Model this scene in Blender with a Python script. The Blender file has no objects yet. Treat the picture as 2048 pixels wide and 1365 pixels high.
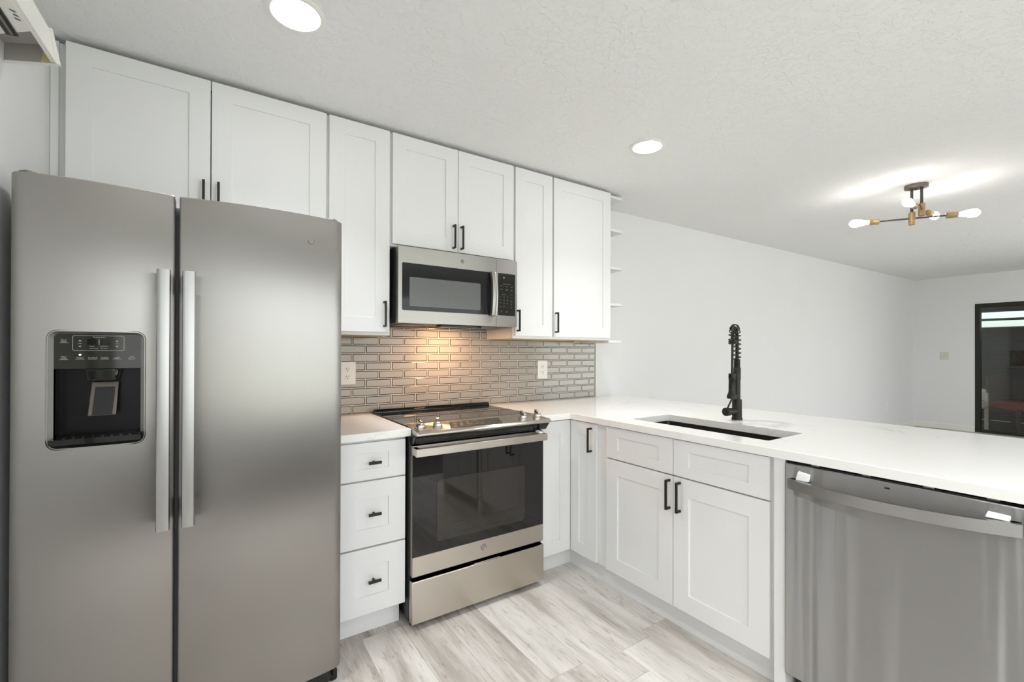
import bpy, bmesh, math, random
from mathutils import Vector, Matrix
R = math.radians
random.seed(7)
C = bpy.context.scene
COL = C.collection

# ------------------------------------------------------------------ camera
CAM = Vector((-0.7715, -2.6107, 1.2674))
YAW, PITCH, ROLL, FPX = -0.5898, 0.0034, 0.0025, 896.61
fw = Vector((-math.sin(YAW)*math.cos(PITCH), math.cos(YAW)*math.cos(PITCH), math.sin(PITCH)))
rt = Vector((math.cos(YAW), math.sin(YAW), 0))
up = rt.cross(fw)
r2 = math.cos(ROLL)*rt + math.sin(ROLL)*up
u2 = -math.sin(ROLL)*rt + math.cos(ROLL)*up
cd = bpy.data.cameras.new('camera')
cam = bpy.data.objects.new('camera', cd); COL.objects.link(cam)
m = Matrix((r2, u2, -fw)).transposed().to_4x4(); m.translation = CAM
cam.matrix_world = m
cd.sensor_fit = 'HORIZONTAL'; cd.sensor_width = 36.0; cd.lens = FPX/2048*36
cd.shift_x = -0.6/2048; cd.shift_y = 18.98/2048
cd.clip_start = 0.02; cd.clip_end = 100
C.camera = cam

# ------------------------------------------------------------------ light levels
KW = 37.0
VW = 54.0
SW = 9.0
D1W = 50.0
D2W = 102.0
BULB = 20.0
WORLD = 1.5
HOODW = 140.0
# ------------------------------------------------------------------ world, daylight, exposure
w = bpy.data.worlds.new('world'); C.world = w; w.use_nodes = True
nt = w.node_tree; nt.nodes.clear()
wo = nt.nodes.new('ShaderNodeOutputWorld'); bg = nt.nodes.new('ShaderNodeBackground')
tc = nt.nodes.new('ShaderNodeTexCoord'); sp = nt.nodes.new('ShaderNodeSeparateXYZ')
cr = nt.nodes.new('ShaderNodeValToRGB')
cr.color_ramp.elements[0].position = 0.48; cr.color_ramp.elements[0].color = (0.20, 0.28, 0.10, 1)
cr.color_ramp.elements[1].position = 0.56; cr.color_ramp.elements[1].color = (0.86, 0.93, 1.0, 1)
ma = nt.nodes.new('ShaderNodeMath'); ma.operation = 'MULTIPLY_ADD'; ma.inputs[1].default_value = .5; ma.inputs[2].default_value = .5
nt.links.new(tc.outputs['Generated'], sp.inputs[0]); nt.links.new(sp.outputs['Z'], ma.inputs[0])
nt.links.new(ma.outputs[0], cr.inputs[0]); nt.links.new(cr.outputs[0], bg.inputs[0])
bg.inputs[1].default_value = WORLD; nt.links.new(bg.outputs[0], wo.inputs[0])

def area(name, loc, rot, sx, sy, power, color=(1, 1, 1)):
    l = bpy.data.lights.new(name, 'AREA'); l.shape = 'RECTANGLE'; l.size = sx; l.size_y = sy
    l.energy = power; l.color = color
    o = bpy.data.objects.new(name, l); COL.objects.link(o); o.location = loc; o.rotation_euler = rot
    return o
DAY = (0.96, 0.965, 1.0)
area('daylight_kitchen', (0.9, -4.55, 1.30), (R(90), 0, 0), 3.95, 1.55, KW, DAY)
area('daylight_living', (6.0, -4.55, 1.15), (R(90), 0, 0), 2.6, 1.9, VW, DAY)  # lamp added to brighten the living room, no source seen there
area('daylight_side', (-1.225, -3.10, 1.5), (R(90), 0, R(-90)), 1.4, 1.15, SW, DAY)

C.view_settings.view_transform = 'Standard'; C.view_settings.look = 'None'
C.view_settings.gamma = 1.0; C.view_settings.use_curve_mapping = False
C.view_settings.exposure = 0.27

# ------------------------------------------------------------------ materials
def lin(c):
    return tuple((x/255/12.92 if x/255 <= .04045 else ((x/255+.055)/1.055)**2.4) for x in c)
def mat(name, rgb, rough=.5, metal=0., spec=.5, aniso=0., tangent=None, emit=None, estr=0., trans=0., ior=1.45, coat=0., noise=0., nscale=6.):
    M = bpy.data.materials.new(name); M.use_nodes = True
    n = M.node_tree; b = n.nodes['Principled BSDF']
    col = (*lin(rgb), 1)
    b.inputs['Base Color'].default_value = col; b.inputs['Roughness'].default_value = rough
    b.inputs['Metallic'].default_value = metal; b.inputs['Specular IOR Level'].default_value = spec
    b.inputs['IOR'].default_value = ior; b.inputs['Transmission Weight'].default_value = trans
    b.inputs['Coat Weight'].default_value = coat
    if aniso:
        b.inputs['Anisotropic'].default_value = aniso
        if tangent:
            cx = n.nodes.new('ShaderNodeCombineXYZ')
            for i in range(3): cx.inputs[i].default_value = tangent[i]
            n.links.new(cx.outputs[0], b.inputs['Tangent'])
    if emit:
        b.inputs['Emission Color'].default_value = (*lin(emit), 1); b.inputs['Emission Strength'].default_value = estr
    if noise:
        t = n.nodes.new('ShaderNodeTexCoord'); ns = n.nodes.new('ShaderNodeTexNoise'); ns.inputs['Scale'].default_value = nscale
        ns.inputs['Detail'].default_value = 3
        mx = n.nodes.new('ShaderNodeMix'); mx.data_type = 'RGBA'
        mx.inputs[6].default_value = tuple(x*(1-noise) for x in col[:3])+(1,); mx.inputs[7].default_value = tuple(min(1, x*(1+noise)) for x in col[:3])+(1,)
        n.links.new(t.outputs['Object'], ns.inputs['Vector']); n.links.new(ns.outputs['Fac'], mx.inputs[0]); n.links.new(mx.outputs[2], b.inputs['Base Color'])
    return M

def steel(name, rgb, rough, aniso, tan, grain):
    """brushed stainless: fine stretched noise in roughness and bump"""
    M = mat(name, rgb, rough, 1.0, .5, aniso, tan)
    n = M.node_tree; b = n.nodes['Principled BSDF']
    t = n.nodes.new('ShaderNodeTexCoord'); mp = n.nodes.new('ShaderNodeMapping'); mp.inputs['Scale'].default_value = grain
    ns = n.nodes.new('ShaderNodeTexNoise'); ns.inputs['Scale'].default_value = 1; ns.inputs['Detail'].default_value = 2
    mr = n.nodes.new('ShaderNodeMapRange'); mr.inputs[3].default_value = rough*.95; mr.inputs[4].default_value = rough*1.05
    n.links.new(t.outputs['Object'], mp.inputs[0]); n.links.new(mp.outputs[0], ns.inputs['Vector'])
    n.links.new(ns.outputs['Fac'], mr.inputs[0]); n.links.new(mr.outputs[0], b.inputs['Roughness'])
    return M

M = {}
def nodes_of(Mt): return Mt.node_tree, Mt.node_tree.nodes['Principled BSDF']
M['cab'] = mat('white_cabinet_paint', (233, 233, 232), .58, spec=.3, noise=.012)
M['trimw'] = mat('white_trim_paint', (236, 234, 228), .45, noise=.015)
M['wall'] = mat('white_wall_paint', (231, 231, 230), .75, noise=.015, nscale=1.5)
M['plastic'] = mat('white_plastic', (240, 238, 232), .35, noise=.01)
M['ivory'] = mat('ivory_plastic', (216, 213, 200), .4, noise=.01)
M['blackmetal'] = mat('matte_black_metal', (40, 37, 33), .42, .3, noise=.08, nscale=40)
M['bronze'] = mat('dark_bronze_frame', (44, 43, 38), .45, .4, noise=.05)
M['black'] = mat('black_plastic', (16, 16, 16), .4, noise=.1, nscale=30)
M['gloss'] = mat('black_gloss', (14, 14, 13), .06, noise=.1)
M['panelgloss'] = mat('dispenser_gloss', (36, 36, 30), .07, noise=.05)
M['ovenglass'] = mat('oven_glass', (26, 24, 22), .035, spec=.5, ior=1.5)
M['ovenwin'] = mat('oven_window', (50, 46, 42), .04, spec=.5, ior=1.5)
M['cook'] = mat('cooktop_glass', (38, 35, 32), .05, spec=.6, ior=1.6)
M['mwglass'] = mat('microwave_glass', (40, 41, 41), .06, spec=.3, ior=1.45)
M['mwwin'] = mat('microwave_window', (110, 112, 110), .2, spec=.3, noise=.03, nscale=60)
M['dark'] = mat('dark_grey_metal', (60, 60, 61), .5, .5, noise=.04)
M['grey'] = mat('grey_plastic', (120, 118, 114), .5, noise=.04)
M['text'] = mat('printed_white', (196, 194, 186), .6)
M['textdim'] = mat('printed_grey', (150, 149, 142), .6)
M['led'] = mat('led', (255, 255, 240), .5, emit=(255, 255, 240), estr=6)
M['chrome'] = mat('chrome', (212, 208, 202), .12, 1.)
M['steelH'] = steel('stainless_fridge', (160, 157, 153), .33, .96, (1, 0, 0), (400, 400, 1.5))
M['steelV'] = steel('stainless_dishwasher', (182, 181, 180), .46, 1.0, (0, 0, 1), (1.5, 1.5, 400))
n, b = nodes_of(M['steelV'])        # the thin door skin is very slightly wavy from side to side
t = n.nodes.new('ShaderNodeTexCoord'); mp = n.nodes.new('ShaderNodeMapping'); mp.inputs['Scale'].default_value = (0, 10, .35)
nz = n.nodes.new('ShaderNodeTexNoise'); nz.inputs['Scale'].default_value = 1; nz.inputs['Detail'].default_value = 1.5
bp = n.nodes.new('ShaderNodeBump'); bp.inputs['Strength'].default_value = 1; bp.inputs['Distance'].default_value = .016
n.links.new(t.outputs['Object'], mp.inputs[0]); n.links.new(mp.outputs[0], nz.inputs['Vector']); n.links.new(nz.outputs['Fac'], bp.inputs['Height']); n.links.new(bp.outputs[0], b.inputs['Normal'])
M['steelR'] = steel('stainless_range', (196, 189, 178), .30, .85, (0, 0, 1), (1.5, 300, 400))
M['steelM'] = steel('stainless_microwave', (172, 169, 164), .28, .9, (0, 0, 1), (1.5, 300, 400))
M['surround'] = mat('brushed_surround', (158, 156, 153), .38, 1.)
M['boxshade'] = mat('shaded_box_inside', (168, 165, 158), .6, noise=.03)  # shade inside the light box is painted into this grey
M['reflectdark'] = mat('dark_walnut_door', (62, 52, 46), .45, noise=.1, nscale=3)  # dark brown for added things that only show reflected in the steel
M['bodygrey'] = mat('grey_enamel', (108, 108, 110), .45, noise=.02)
M['recess'] = mat('black_recess', (9, 9, 9), .28, spec=.25)
M['paddle'] = mat('paddle_grey', (104, 98, 90), .35, .6)
M['bar'] = steel('stainless_bar', (172, 171, 170), .30, .3, (0, 0, 1), (300, 300, 3))
M['brass'] = mat('tan_wood_brass', (176, 148, 108), .4, .35, noise=.06, nscale=30)
M['rod'] = mat('dark_rod', (88, 80, 72), .35, .8, noise=.05)
M['canopy'] = mat('canopy_metal', (120, 112, 104), .35, .8, noise=.05)
M['bulb'] = mat('glowing_bulb', (255, 250, 240), .1, emit=(255, 250, 244), estr=BULB)
M['fila'] = mat('filament', (255, 230, 190), .4, emit=(255, 226, 180), estr=120)
M['lens'] = mat('glowing_lens', (255, 255, 255), .4, emit=(253, 253, 255), estr=22)
M['hood'] = mat('cooktop_lamp', (255, 220, 180), .4, emit=(255, 190, 130), estr=HOODW)
M['sink'] = mat('black_composite', (34, 31, 28), .35, noise=.1, nscale=80)
M['grout'] = mat('cream_grout', (214, 207, 193), .8, noise=.04, nscale=40)
M['tile'] = mat('grey_glass_tile', (170, 166, 158), .13, spec=.6, noise=.06, nscale=9)
M['tedge'] = mat('tile_edge', (48, 42, 36), .15, spec=.6, noise=.05, nscale=40)
M['glue'] = mat('yellowed_glue', (206, 192, 138), .6, noise=.1, nscale=30)
M['tealprint'] = mat('teal_print', (58, 96, 104), .4, noise=.2, nscale=60)
M['under'] = mat('cabinet_underside_wood', (196, 170, 130), .55, noise=.06, nscale=20)
M['stainless_foot'] = mat('rubber_foot', (26, 26, 26), .6)
M['foam'] = mat('white_foam_wrap', (246, 247, 247), .6, noise=.03, nscale=60)
M['red'] = mat('red_cushion_fabric', (140, 56, 42), .8, noise=.2, nscale=20)
M['wood'] = mat('patio_wood', (70, 58, 46), .6, noise=.15, nscale=14)
M['slat'] = mat('brown_slat', (40, 38, 34), .6, noise=.08, nscale=4)
M['concrete'] = mat('patio_concrete', (96, 90, 80), .8, noise=.1, nscale=3)
M['filter'] = mat('mesh_filter', (150, 142, 130), .45, .7, noise=.25, nscale=160)
M['carpet'] = mat('beige_canvas', (206, 200, 186), .8, noise=.06)

def glass(name, tint, alpha):
    G = bpy.data.materials.new(name); G.use_nodes = True; n = G.node_tree; n.nodes.clear()
    o = n.nodes.new('ShaderNodeOutputMaterial'); mx = n.nodes.new('ShaderNodeMixShader')
    t = n.nodes.new('ShaderNodeBsdfTransparent'); t.inputs[0].default_value = (*tint, 1)
    g = n.nodes.new('ShaderNodeBsdfGlossy'); g.inputs['Roughness'].default_value = .02
    mx.inputs[0].default_value = alpha
    n.links.new(t.outputs[0], mx.inputs[1]); n.links.new(g.outputs[0], mx.inputs[2]); n.links.new(mx.outputs[0], o.inputs[0])
    return G
M['pane'] = glass('window_glass', (.93, .95, .94), .045)

# ceiling: knock-down plaster
M['ceil'] = mat('knockdown_ceiling', (240, 240, 239), .85)
n, b = nodes_of(M['ceil'])
t = n.nodes.new('ShaderNodeTexCoord'); n1 = n.nodes.new('ShaderNodeTexNoise'); n1.inputs['Scale'].default_value = 26; n1.inputs['Detail'].default_value = 5; n1.inputs['Roughness'].default_value = .62
rp = n.nodes.new('ShaderNodeValToRGB'); rp.color_ramp.elements[0].position = .47; rp.color_ramp.elements[1].position = .56
bp = n.nodes.new('ShaderNodeBump'); bp.inputs['Strength'].default_value = .36; bp.inputs['Distance'].default_value = .006
n.links.new(t.outputs['Object'], n1.inputs['Vector']); n.links.new(n1.outputs['Fac'], rp.inputs[0]); n.links.new(rp.outputs[0], bp.inputs['Height']); n.links.new(bp.outputs[0], b.inputs['Normal'])
# quartz
M['quartz'] = mat('white_quartz', (247, 246, 242), .16, spec=.5)
n, b = nodes_of(M['quartz'])
t = n.nodes.new('ShaderNodeTexCoord'); mp = n.nodes.new('ShaderNodeMapping'); mp.inputs['Rotation'].default_value = (.3, .2, .7)
n.links.new(t.outputs['Object'], mp.inputs[0])
d = n.nodes.new('ShaderNodeTexNoise'); d.inputs['Scale'].default_value = 2.2; d.inputs['Detail'].default_value = 6; d.inputs['Roughness'].default_value = .6
n.links.new(mp.outputs[0], d.inputs['Vector'])
a1 = n.nodes.new('ShaderNodeMath'); a1.operation = 'SUBTRACT'; a1.inputs[1].default_value = .5; n.links.new(d.outputs['Fac'], a1.inputs[0])
a2 = n.nodes.new('ShaderNodeMath'); a2.operation = 'ABSOLUTE'; n.links.new(a1.outputs[0], a2.inputs[0])
rp = n.nodes.new('ShaderNodeValToRGB'); rp.color_ramp.elements[0].position = 0; rp.color_ramp.elements[0].color = (1, 1, 1, 1); rp.color_ramp.elements[1].position = .014; rp.color_ramp.elements[1].color = (0, 0, 0, 1)
n.links.new(a2.outputs[0], rp.inputs[0])
d2 = n.nodes.new('ShaderNodeTexNoise'); d2.inputs['Scale'].default_value = 1.6; d2.inputs['Detail'].default_value = 2; n.links.new(mp.outputs[0], d2.inputs['Vector'])
rp2 = n.nodes.new('ShaderNodeValToRGB'); rp2.color_ramp.elements[0].position = .50; rp2.color_ramp.elements[1].position = .68; n.links.new(d2.outputs['Fac'], rp2.inputs[0])
mu = n.nodes.new('ShaderNodeMath'); mu.operation = 'MULTIPLY'; n.links.new(rp.outputs[0], mu.inputs[0]); n.links.new(rp2.outputs[0], mu.inputs[1])
mx = n.nodes.new('ShaderNodeMix'); mx.data_type = 'RGBA'; mx.inputs[6].default_value = (*lin((247, 246, 242)), 1); mx.inputs[7].default_value = (*lin((220, 219, 217)), 1)
n.links.new(mu.outputs[0], mx.inputs[0]); n.links.new(mx.outputs[2], b.inputs['Base Color'])
# vinyl plank floor, boards run along Y
M['floor'] = mat('vinyl_plank', (200, 194, 186), .42, spec=.4)
n, b = nodes_of(M['floor']); L = n.links.new
def node(kind, **kw):
    x = n.nodes.new(kind)
    for k, v in kw.items(): setattr(x, k, v)
    return x
def mth(op, a, bb=None, c=None):
    x = node('ShaderNodeMath', operation=op)
    for i, v in enumerate((a, bb, c)):
        if v is None: continue
        if isinstance(v, (int, float)): x.inputs[i].default_value = v
        else: L(v, x.inputs[i])
    return x.outputs[0]
t = node('ShaderNodeTexCoord'); s = node('ShaderNodeSeparateXYZ'); L(t.outputs['Object'], s.inputs[0])
PW, PL = .18, 1.22
xs = mth('MULTIPLY_ADD', s.outputs['X'], 1/PW, -.857/PW + 20)
ix = mth('FLOOR', xs); fx = mth('FRACT', xs)
wn = node('ShaderNodeTexWhiteNoise', noise_dimensions='1D'); L(ix, wn.inputs['W'])
ys = mth('ADD', mth('MULTIPLY', s.outputs['Y'], 1/PL), mth('MULTIPLY', wn.outputs['Value'], 7.3))
iy = mth('FLOOR', ys); fy = mth('FRACT', ys)
cv = node('ShaderNodeCombineXYZ'); L(ix, cv.inputs[0]); L(iy, cv.inputs[1])
wn2 = node('ShaderNodeTexWhiteNoise', noise_dimensions='2D'); L(cv.outputs[0], wn2.inputs['Vector'])
cv2 = node('ShaderNodeCombineXYZ')
L(mth('MULTIPLY_ADD', s.outputs['X'], 1, mth('MULTIPLY', wn2.outputs['Value'], 9)), cv2.inputs[0]); L(s.outputs['Y'], cv2.inputs[1]); L(mth('MULTIPLY', wn2.outputs['Value'], 5), cv2.inputs[2])
def grain(sx, sy, detail, rough):
    mp = node('ShaderNodeMapping'); mp.inputs['Scale'].default_value = (sx, sy, 1); L(cv2.outputs[0], mp.inputs[0])
    g = node('ShaderNodeTexNoise'); g.inputs['Scale'].default_value = 1; g.inputs['Detail'].default_value = detail; g.inputs['Roughness'].default_value = rough; g.inputs['Distortion'].default_value = .4
    L(mp.outputs[0], g.inputs['Vector']); return g.outputs['Fac']
g1 = grain(9, 1.3, 4, .55); g2 = grain(95, 5, 6, .65); g3 = grain(60, 11, 5, .7)
tone = mth('ADD', mth('MULTIPLY', wn2.outputs['Value'], .36), mth('MULTIPLY_ADD', g1, 1.35, -.20))
tone = mth('ADD', tone, mth('MULTIPLY_ADD', g2, .46, -.12))
rp = node('ShaderNodeValToRGB'); e = rp.color_ramp.elements
e[0].position = .36; e[0].color = (*lin((138, 128, 118)), 1); e[1].position = 1.0; e[1].color = (*lin((226, 222, 216)), 1)
x = e.new(.60); x.color = (*lin((184, 176, 167)), 1); x = e.new(.80); x.color = (*lin((212, 206, 199)), 1)
L(tone, rp.inputs[0])
cr2 = node('ShaderNodeValToRGB'); cr2.color_ramp.elements[0].position = .565; cr2.color_ramp.elements[1].position = .70; L(g3, cr2.inputs[0])
m1 = node('ShaderNodeMix', data_type='RGBA'); m1.inputs[7].default_value = (*lin((120, 108, 96)), 1); L(rp.outputs[0], m1.inputs[6]); L(mth('MULTIPLY', cr2.outputs[0], .55), m1.inputs[0])
seam = mth('MAXIMUM', mth('LESS_THAN', fx, .010), mth('LESS_THAN', fy, .0016))
m2 = node('ShaderNodeMix', data_type='RGBA'); m2.inputs[7].default_value = (*lin((128, 120, 112)), 1); L(m1.outputs[2], m2.inputs[6]); L(mth('MULTIPLY', seam, .6), m2.inputs[0])
L(m2.outputs[2], b.inputs['Base Color'])

# ------------------------------------------------------------------ mesh helpers
TB = lambda u, v, w: (u, -w, v)      # a face looking to -Y: u = x, v = z, w = -y
TP = lambda u, v, w: (-w, -u, v)     # a face looking to -X: u = -y, v = z, w = -x
TI = lambda x, y, z: (x, y, z)
def wloc(o):
    p = Vector((0, 0, 0))
    while o: p += Vector(o.location); o = o.parent
    return p
class MB:
    def __init__(s): s.b = bmesh.new()
    def face(s, vs, mi=0):
        try:
            f = s.b.faces.new(vs); f.material_index = mi; return f
        except ValueError: return None
    def box(s, a, c, T=TI, mi=0):
        x0, y0, z0 = (min(p, q) for p, q in zip(a, c)); x1, y1, z1 = (max(p, q) for p, q in zip(a, c))
        v = [s.b.verts.new(T(x, y, z)) for x in (x0, x1) for y in (y0, y1) for z in (z0, z1)]
        for q in ((0, 1, 3, 2), (4, 6, 7, 5), (0, 4, 5, 1), (2, 3, 7, 6), (0, 2, 6, 4), (1, 5, 7, 3)): s.face([v[i] for i in q], mi)
        return s
    def prism(s, poly, h0, h1, T=TI, mi=0):
        """poly of (u, v), extruded along the third axis"""
        A = [s.b.verts.new(T(u, v, h0)) for u, v in poly]; B = [s.b.verts.new(T(u, v, h1)) for u, v in poly]
        k = len(poly)
        s.face(A[::-1], mi); s.face(B, mi)
        for i in range(k): s.face([A[i], A[(i+1) % k], B[(i+1) % k], B[i]], mi)
        return s
    def hexa(s, p, mi=0):
        """8 points: bottom ring 0-3, top ring 4-7"""
        v = [s.b.verts.new(q) for q in p]
        for q in ((3, 2, 1, 0), (4, 5, 6, 7), (0, 1, 5, 4), (1, 2, 6, 5), (2, 3, 7, 6), (3, 0, 4, 7)): s.face([v[i] for i in q], mi)
        return s
    def frame(s, d):
        d = Vector(d).normalized(); a = Vector((0, 0, 1)) if abs(d.z) < .9 else Vector((1, 0, 0))
        p = d.cross(a).normalized(); return d, p, d.cross(p)
    def lathe(s, prof, o, axis=(0, 0, 1), n=24, mi=0):
        """prof: list of (radius, distance along axis)"""
        d, p, q = s.frame(axis); o = Vector(o); rings = []
        for r, h in prof:
            if r < 1e-6: rings.append([s.b.verts.new(o+d*h)])
            else: rings.append([s.b.verts.new(o+d*h+p*(r*math.cos(2*math.pi*i/n))+q*(r*math.sin(2*math.pi*i/n))) for i in range(n)])
        for A, B in zip(rings, rings[1:]):
            for i in range(n):
                j = (i+1) % n
                if len(A) == 1 and len(B) == 1: continue
                if len(A) == 1: s.face([A[0], B[j], B[i]], mi)
                elif len(B) == 1: s.face([A[i], A[j], B[0]], mi)
                else: s.face([A[i], A[j], B[j], B[i]], mi)
        if len(rings[0]) > 1: s.face(rings[0][::-1], mi)
        if len(rings[-1]) > 1: s.face(rings[-1], mi)
        return s
    def cyl(s, a, c, r, n=20, mi=0, r1=None):
        a = Vector(a); c = Vector(c); return s.lathe([(r, 0), (r if r1 is None else r1, (c-a).length)], a, c-a, n, mi)
    def tube(s, pts, r, n=10, mi=0):
        pts = [Vector(p) for p in pts]; rings = []; pr = None
        for i, p in enumerate(pts):
            d = (pts[min(i+1, len(pts)-1)]-pts[max(i-1, 0)]).normalized()
            if pr is None: _, pr, _ = s.frame(d)
            pr = (pr-d*pr.dot(d)).normalized(); q = d.cross(pr)
            rings.append([s.b.verts.new(p+pr*(r*math.cos(2*math.pi*k/n))+q*(r*math.sin(2*math.pi*k/n))) for k in range(n)])
        for A, B in zip(rings, rings[1:]):
            for k in range(n): s.face([A[k], A[(k+1) % n], B[(k+1) % n], B[k]], mi)
        s.face(rings[0][::-1], mi); s.face(rings[-1], mi); return s
    def mesh(s, me, T, mi=0):
        v = [s.b.verts.new(T(*q.co)) for q in me.vertices]
        for p in me.polygons: s.face([v[i] for i in p.vertices], mi)
        return s
    def build(s, name, mats, parent=None, bevel=0., segs=2, smooth=True, ang=None, fix=True, **props):
        b = s.b
        if fix: bmesh.ops.recalc_face_normals(b, faces=b.faces)
        if bevel:
            es = [e for e in b.edges if len(e.link_faces) == 2 and e.calc_face_angle(0) > R(30)]
            bmesh.ops.bevel(b, geom=es, offset=bevel, segments=segs, profile=.5, affect='EDGES', clamp_overlap=True)
        base = wloc(parent)
        if parent is None:
            lo = [min(v.co[i] for v in b.verts) for i in range(3)]; hi = [max(v.co[i] for v in b.verts) for i in range(3)]
            base = Vector(((lo[0]+hi[0])/2, (lo[1]+hi[1])/2, lo[2]))
            if props.pop('origin0', False): base = Vector((0, 0, 0))
        bmesh.ops.translate(b, verts=b.verts, vec=-base)
        me = bpy.data.meshes.new(name); b.to_mesh(me); b.free()
        for x in (mats if isinstance(mats, (list, tuple)) else [mats]): me.materials.append(M[x] if isinstance(x, str) else x)
        if smooth:
            me.shade_smooth(); me.set_sharp_from_angle(angle=R(ang or (20 if bevel else 50)))
        o = bpy.data.objects.new(name, me); COL.objects.link(o)
        if parent is None: o.location = base
        else: o.parent = parent
        for k, v in props.items(): o[k] = v
        return o
def thing(name, label, cat, loc, group=None):
    o = bpy.data.objects.new(name, None); COL.objects.link(o); o.location = loc; o.empty_display_size = .05
    o['label'] = label; o['category'] = cat
    if group: o['group'] = group
    return o
def tag(o, label, cat, group=None):
    o['label'] = label; o['category'] = cat
    if group: o['group'] = group
    return o
def cut(o, mb):
    """subtract a shape from an object's mesh"""
    c = mb.build('cutter', 'black', o.parent, smooth=False) if o.parent else mb.build('cutter', 'black', None, smooth=False)
    md = o.modifiers.new('cut', 'BOOLEAN'); md.object = c; md.operation = 'DIFFERENCE'; md.solver = 'EXACT'
    bpy.context.view_layer.update()
    dg = bpy.context.evaluated_depsgraph_get()
    me = bpy.data.meshes.new_from_object(o.evaluated_get(dg)); o.modifiers.clear(); old = o.data; o.data = me; bpy.data.meshes.remove(old)
    cm = c.data; bpy.data.objects.remove(c); bpy.data.meshes.remove(cm)
    me.shade_smooth(); me.set_sharp_from_angle(angle=R(20))
    return o
_tx = {}
def text_me(txt):
    if txt not in _tx:
        cu = bpy.data.curves.new('lettering', 'FONT'); cu.body = txt; cu.align_x = 'CENTER'; cu.align_y = 'CENTER'; cu.size = 1; cu.resolution_u = 2
        o = bpy.data.objects.new('lettering', cu); COL.objects.link(o); bpy.context.view_layer.update()
        _tx[txt] = bpy.data.meshes.new_from_object(o.evaluated_get(bpy.context.evaluated_depsgraph_get()))
        bpy.data.objects.remove(o); bpy.data.curves.remove(cu)
    return _tx[txt]
def letter(mb, txt, size, u, v, w, T=TB, mi=0, sx=1.):
    return mb.mesh(text_me(txt), lambda x, y, z: T(u+x*size*sx, v+y*size, w), mi)
def rrect(u0, v0, u1, v1, r, n=5):
    p = []
    for cx, cy, a in ((u1-r, v1-r, 0), (u0+r, v1-r, 90), (u0+r, v0+r, 180), (u1-r, v0+r, 270)):
        for k in range(n+1):
            t = R(a+90*k/n); p.append((cx+r*math.cos(t), cy+r*math.sin(t)))
    return p
def ringframe(mb, outer, inner, w0, w1, T, mi=0):
    """frame between two polygons of equal length, extruded from w0 to w1"""
    k = len(outer)
    V = [[mb.b.verts.new(T(u, v, w)) for u, v in P] for P, w in ((outer, w0), (inner, w0), (inner, w1), (outer, w1))]
    for a in range(4):
        for i in range(k): mb.face([V[a][i], V[a][(i+1) % k], V[(a+1) % 4][(i+1) % k], V[(a+1) % 4][i]], mi)

def shaker(name, u0, u1, v0, v1, w, parent, T=TB, stile=.0735, rail=None, th=.02, rec=.0065, material='cab', **props):
    """shaker door or drawer front; w = distance of its face, looking out along +w"""
    rail = rail or stile; mb = MB(); b = mb.b
    O = [(u0, v0), (u1, v0), (u1, v1), (u0, v1)]; I = [(u0+stile, v0+rail), (u1-stile, v0+rail), (u1-stile, v1-rail), (u0+stile, v1-rail)]
    B = [b.verts.new(T(u, v, w-th)) for u, v in O]; F = [b.verts.new(T(u, v, w)) for u, v in O]
    G = [b.verts.new(T(u, v, w)) for u, v in I]; P = [b.verts.new(T(u, v, w-rec)) for u, v in I]
    mb.face(B[::-1]); mb.face(P)
    for i in range(4):
        j = (i+1) % 4
        mb.face([B[i], B[j], F[j], F[i]]); mb.face([F[i], F[j], G[j], G[i]]); mb.face([G[i], G[j], P[j], P[i]])
    return mb.build(name, material, parent, bevel=.0012, segs=2, **props)
def bar_pull(u, v0, v1, w, parent, T=TB):
    s = .0048; mb = MB()
    mb.box((u-s, v0, w+.024), (u+s, v1, w+.033), T)
    for v in (v0, v1-.010): mb.box((u-s, v, w), (u+s, v+.010, w+.026), T)
    return mb.build('bar_handle', 'blackmetal', parent, bevel=.0008, segs=1, label='matte black bar handle')
def t_knob(u, v, w, parent, T=TB):
    mb = MB(); mb.cyl(T(u, v, w), T(u, v, w+.024), .0055, 14); mb.cyl(T(u-.027, v, w+.027), T(u+.027, v, w+.027), .0068, 18)
    return mb.build('knob', 'blackmetal', parent, label='matte black T-shaped knob')
def badge(u, v, w, r, parent, T=TB, name='brand_badge'):
    o = T(u, v, w); ax = Vector(T(0, 0, 1))
    bd = MB().lathe([(r, -.001), (r, .0012), (r*.93, .0022), (r*.86, .0016), (0, .0016)], o, ax, 32).build(name, 'grey', parent, label='round metal badge')
    mb = MB(); pts = []
    for k in range(33):
        t = 2*math.pi*k/32; pts.append(T(u+r*.74*math.cos(t), v+r*.74*math.sin(t), w+.0017))
    mb.tube(pts, r*.045, 6)
    for k in range(4):
        t = math.pi/4+k*math.pi/2; c = []
        for j in range(9):
            q = t-.5+j/8; rr = r*(.66-.12*math.sin(math.pi*j/8)); c.append(T(u+rr*math.cos(q), v+rr*math.sin(q), w+.0017))
        mb.tube(c, r*.035, 5)
    letter(mb, 'GE', r*.78, u, v+r*.02, w+.0022, T, 0, .9)
    mb.build('monogram', 'chrome', bd)
    return bd

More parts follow.
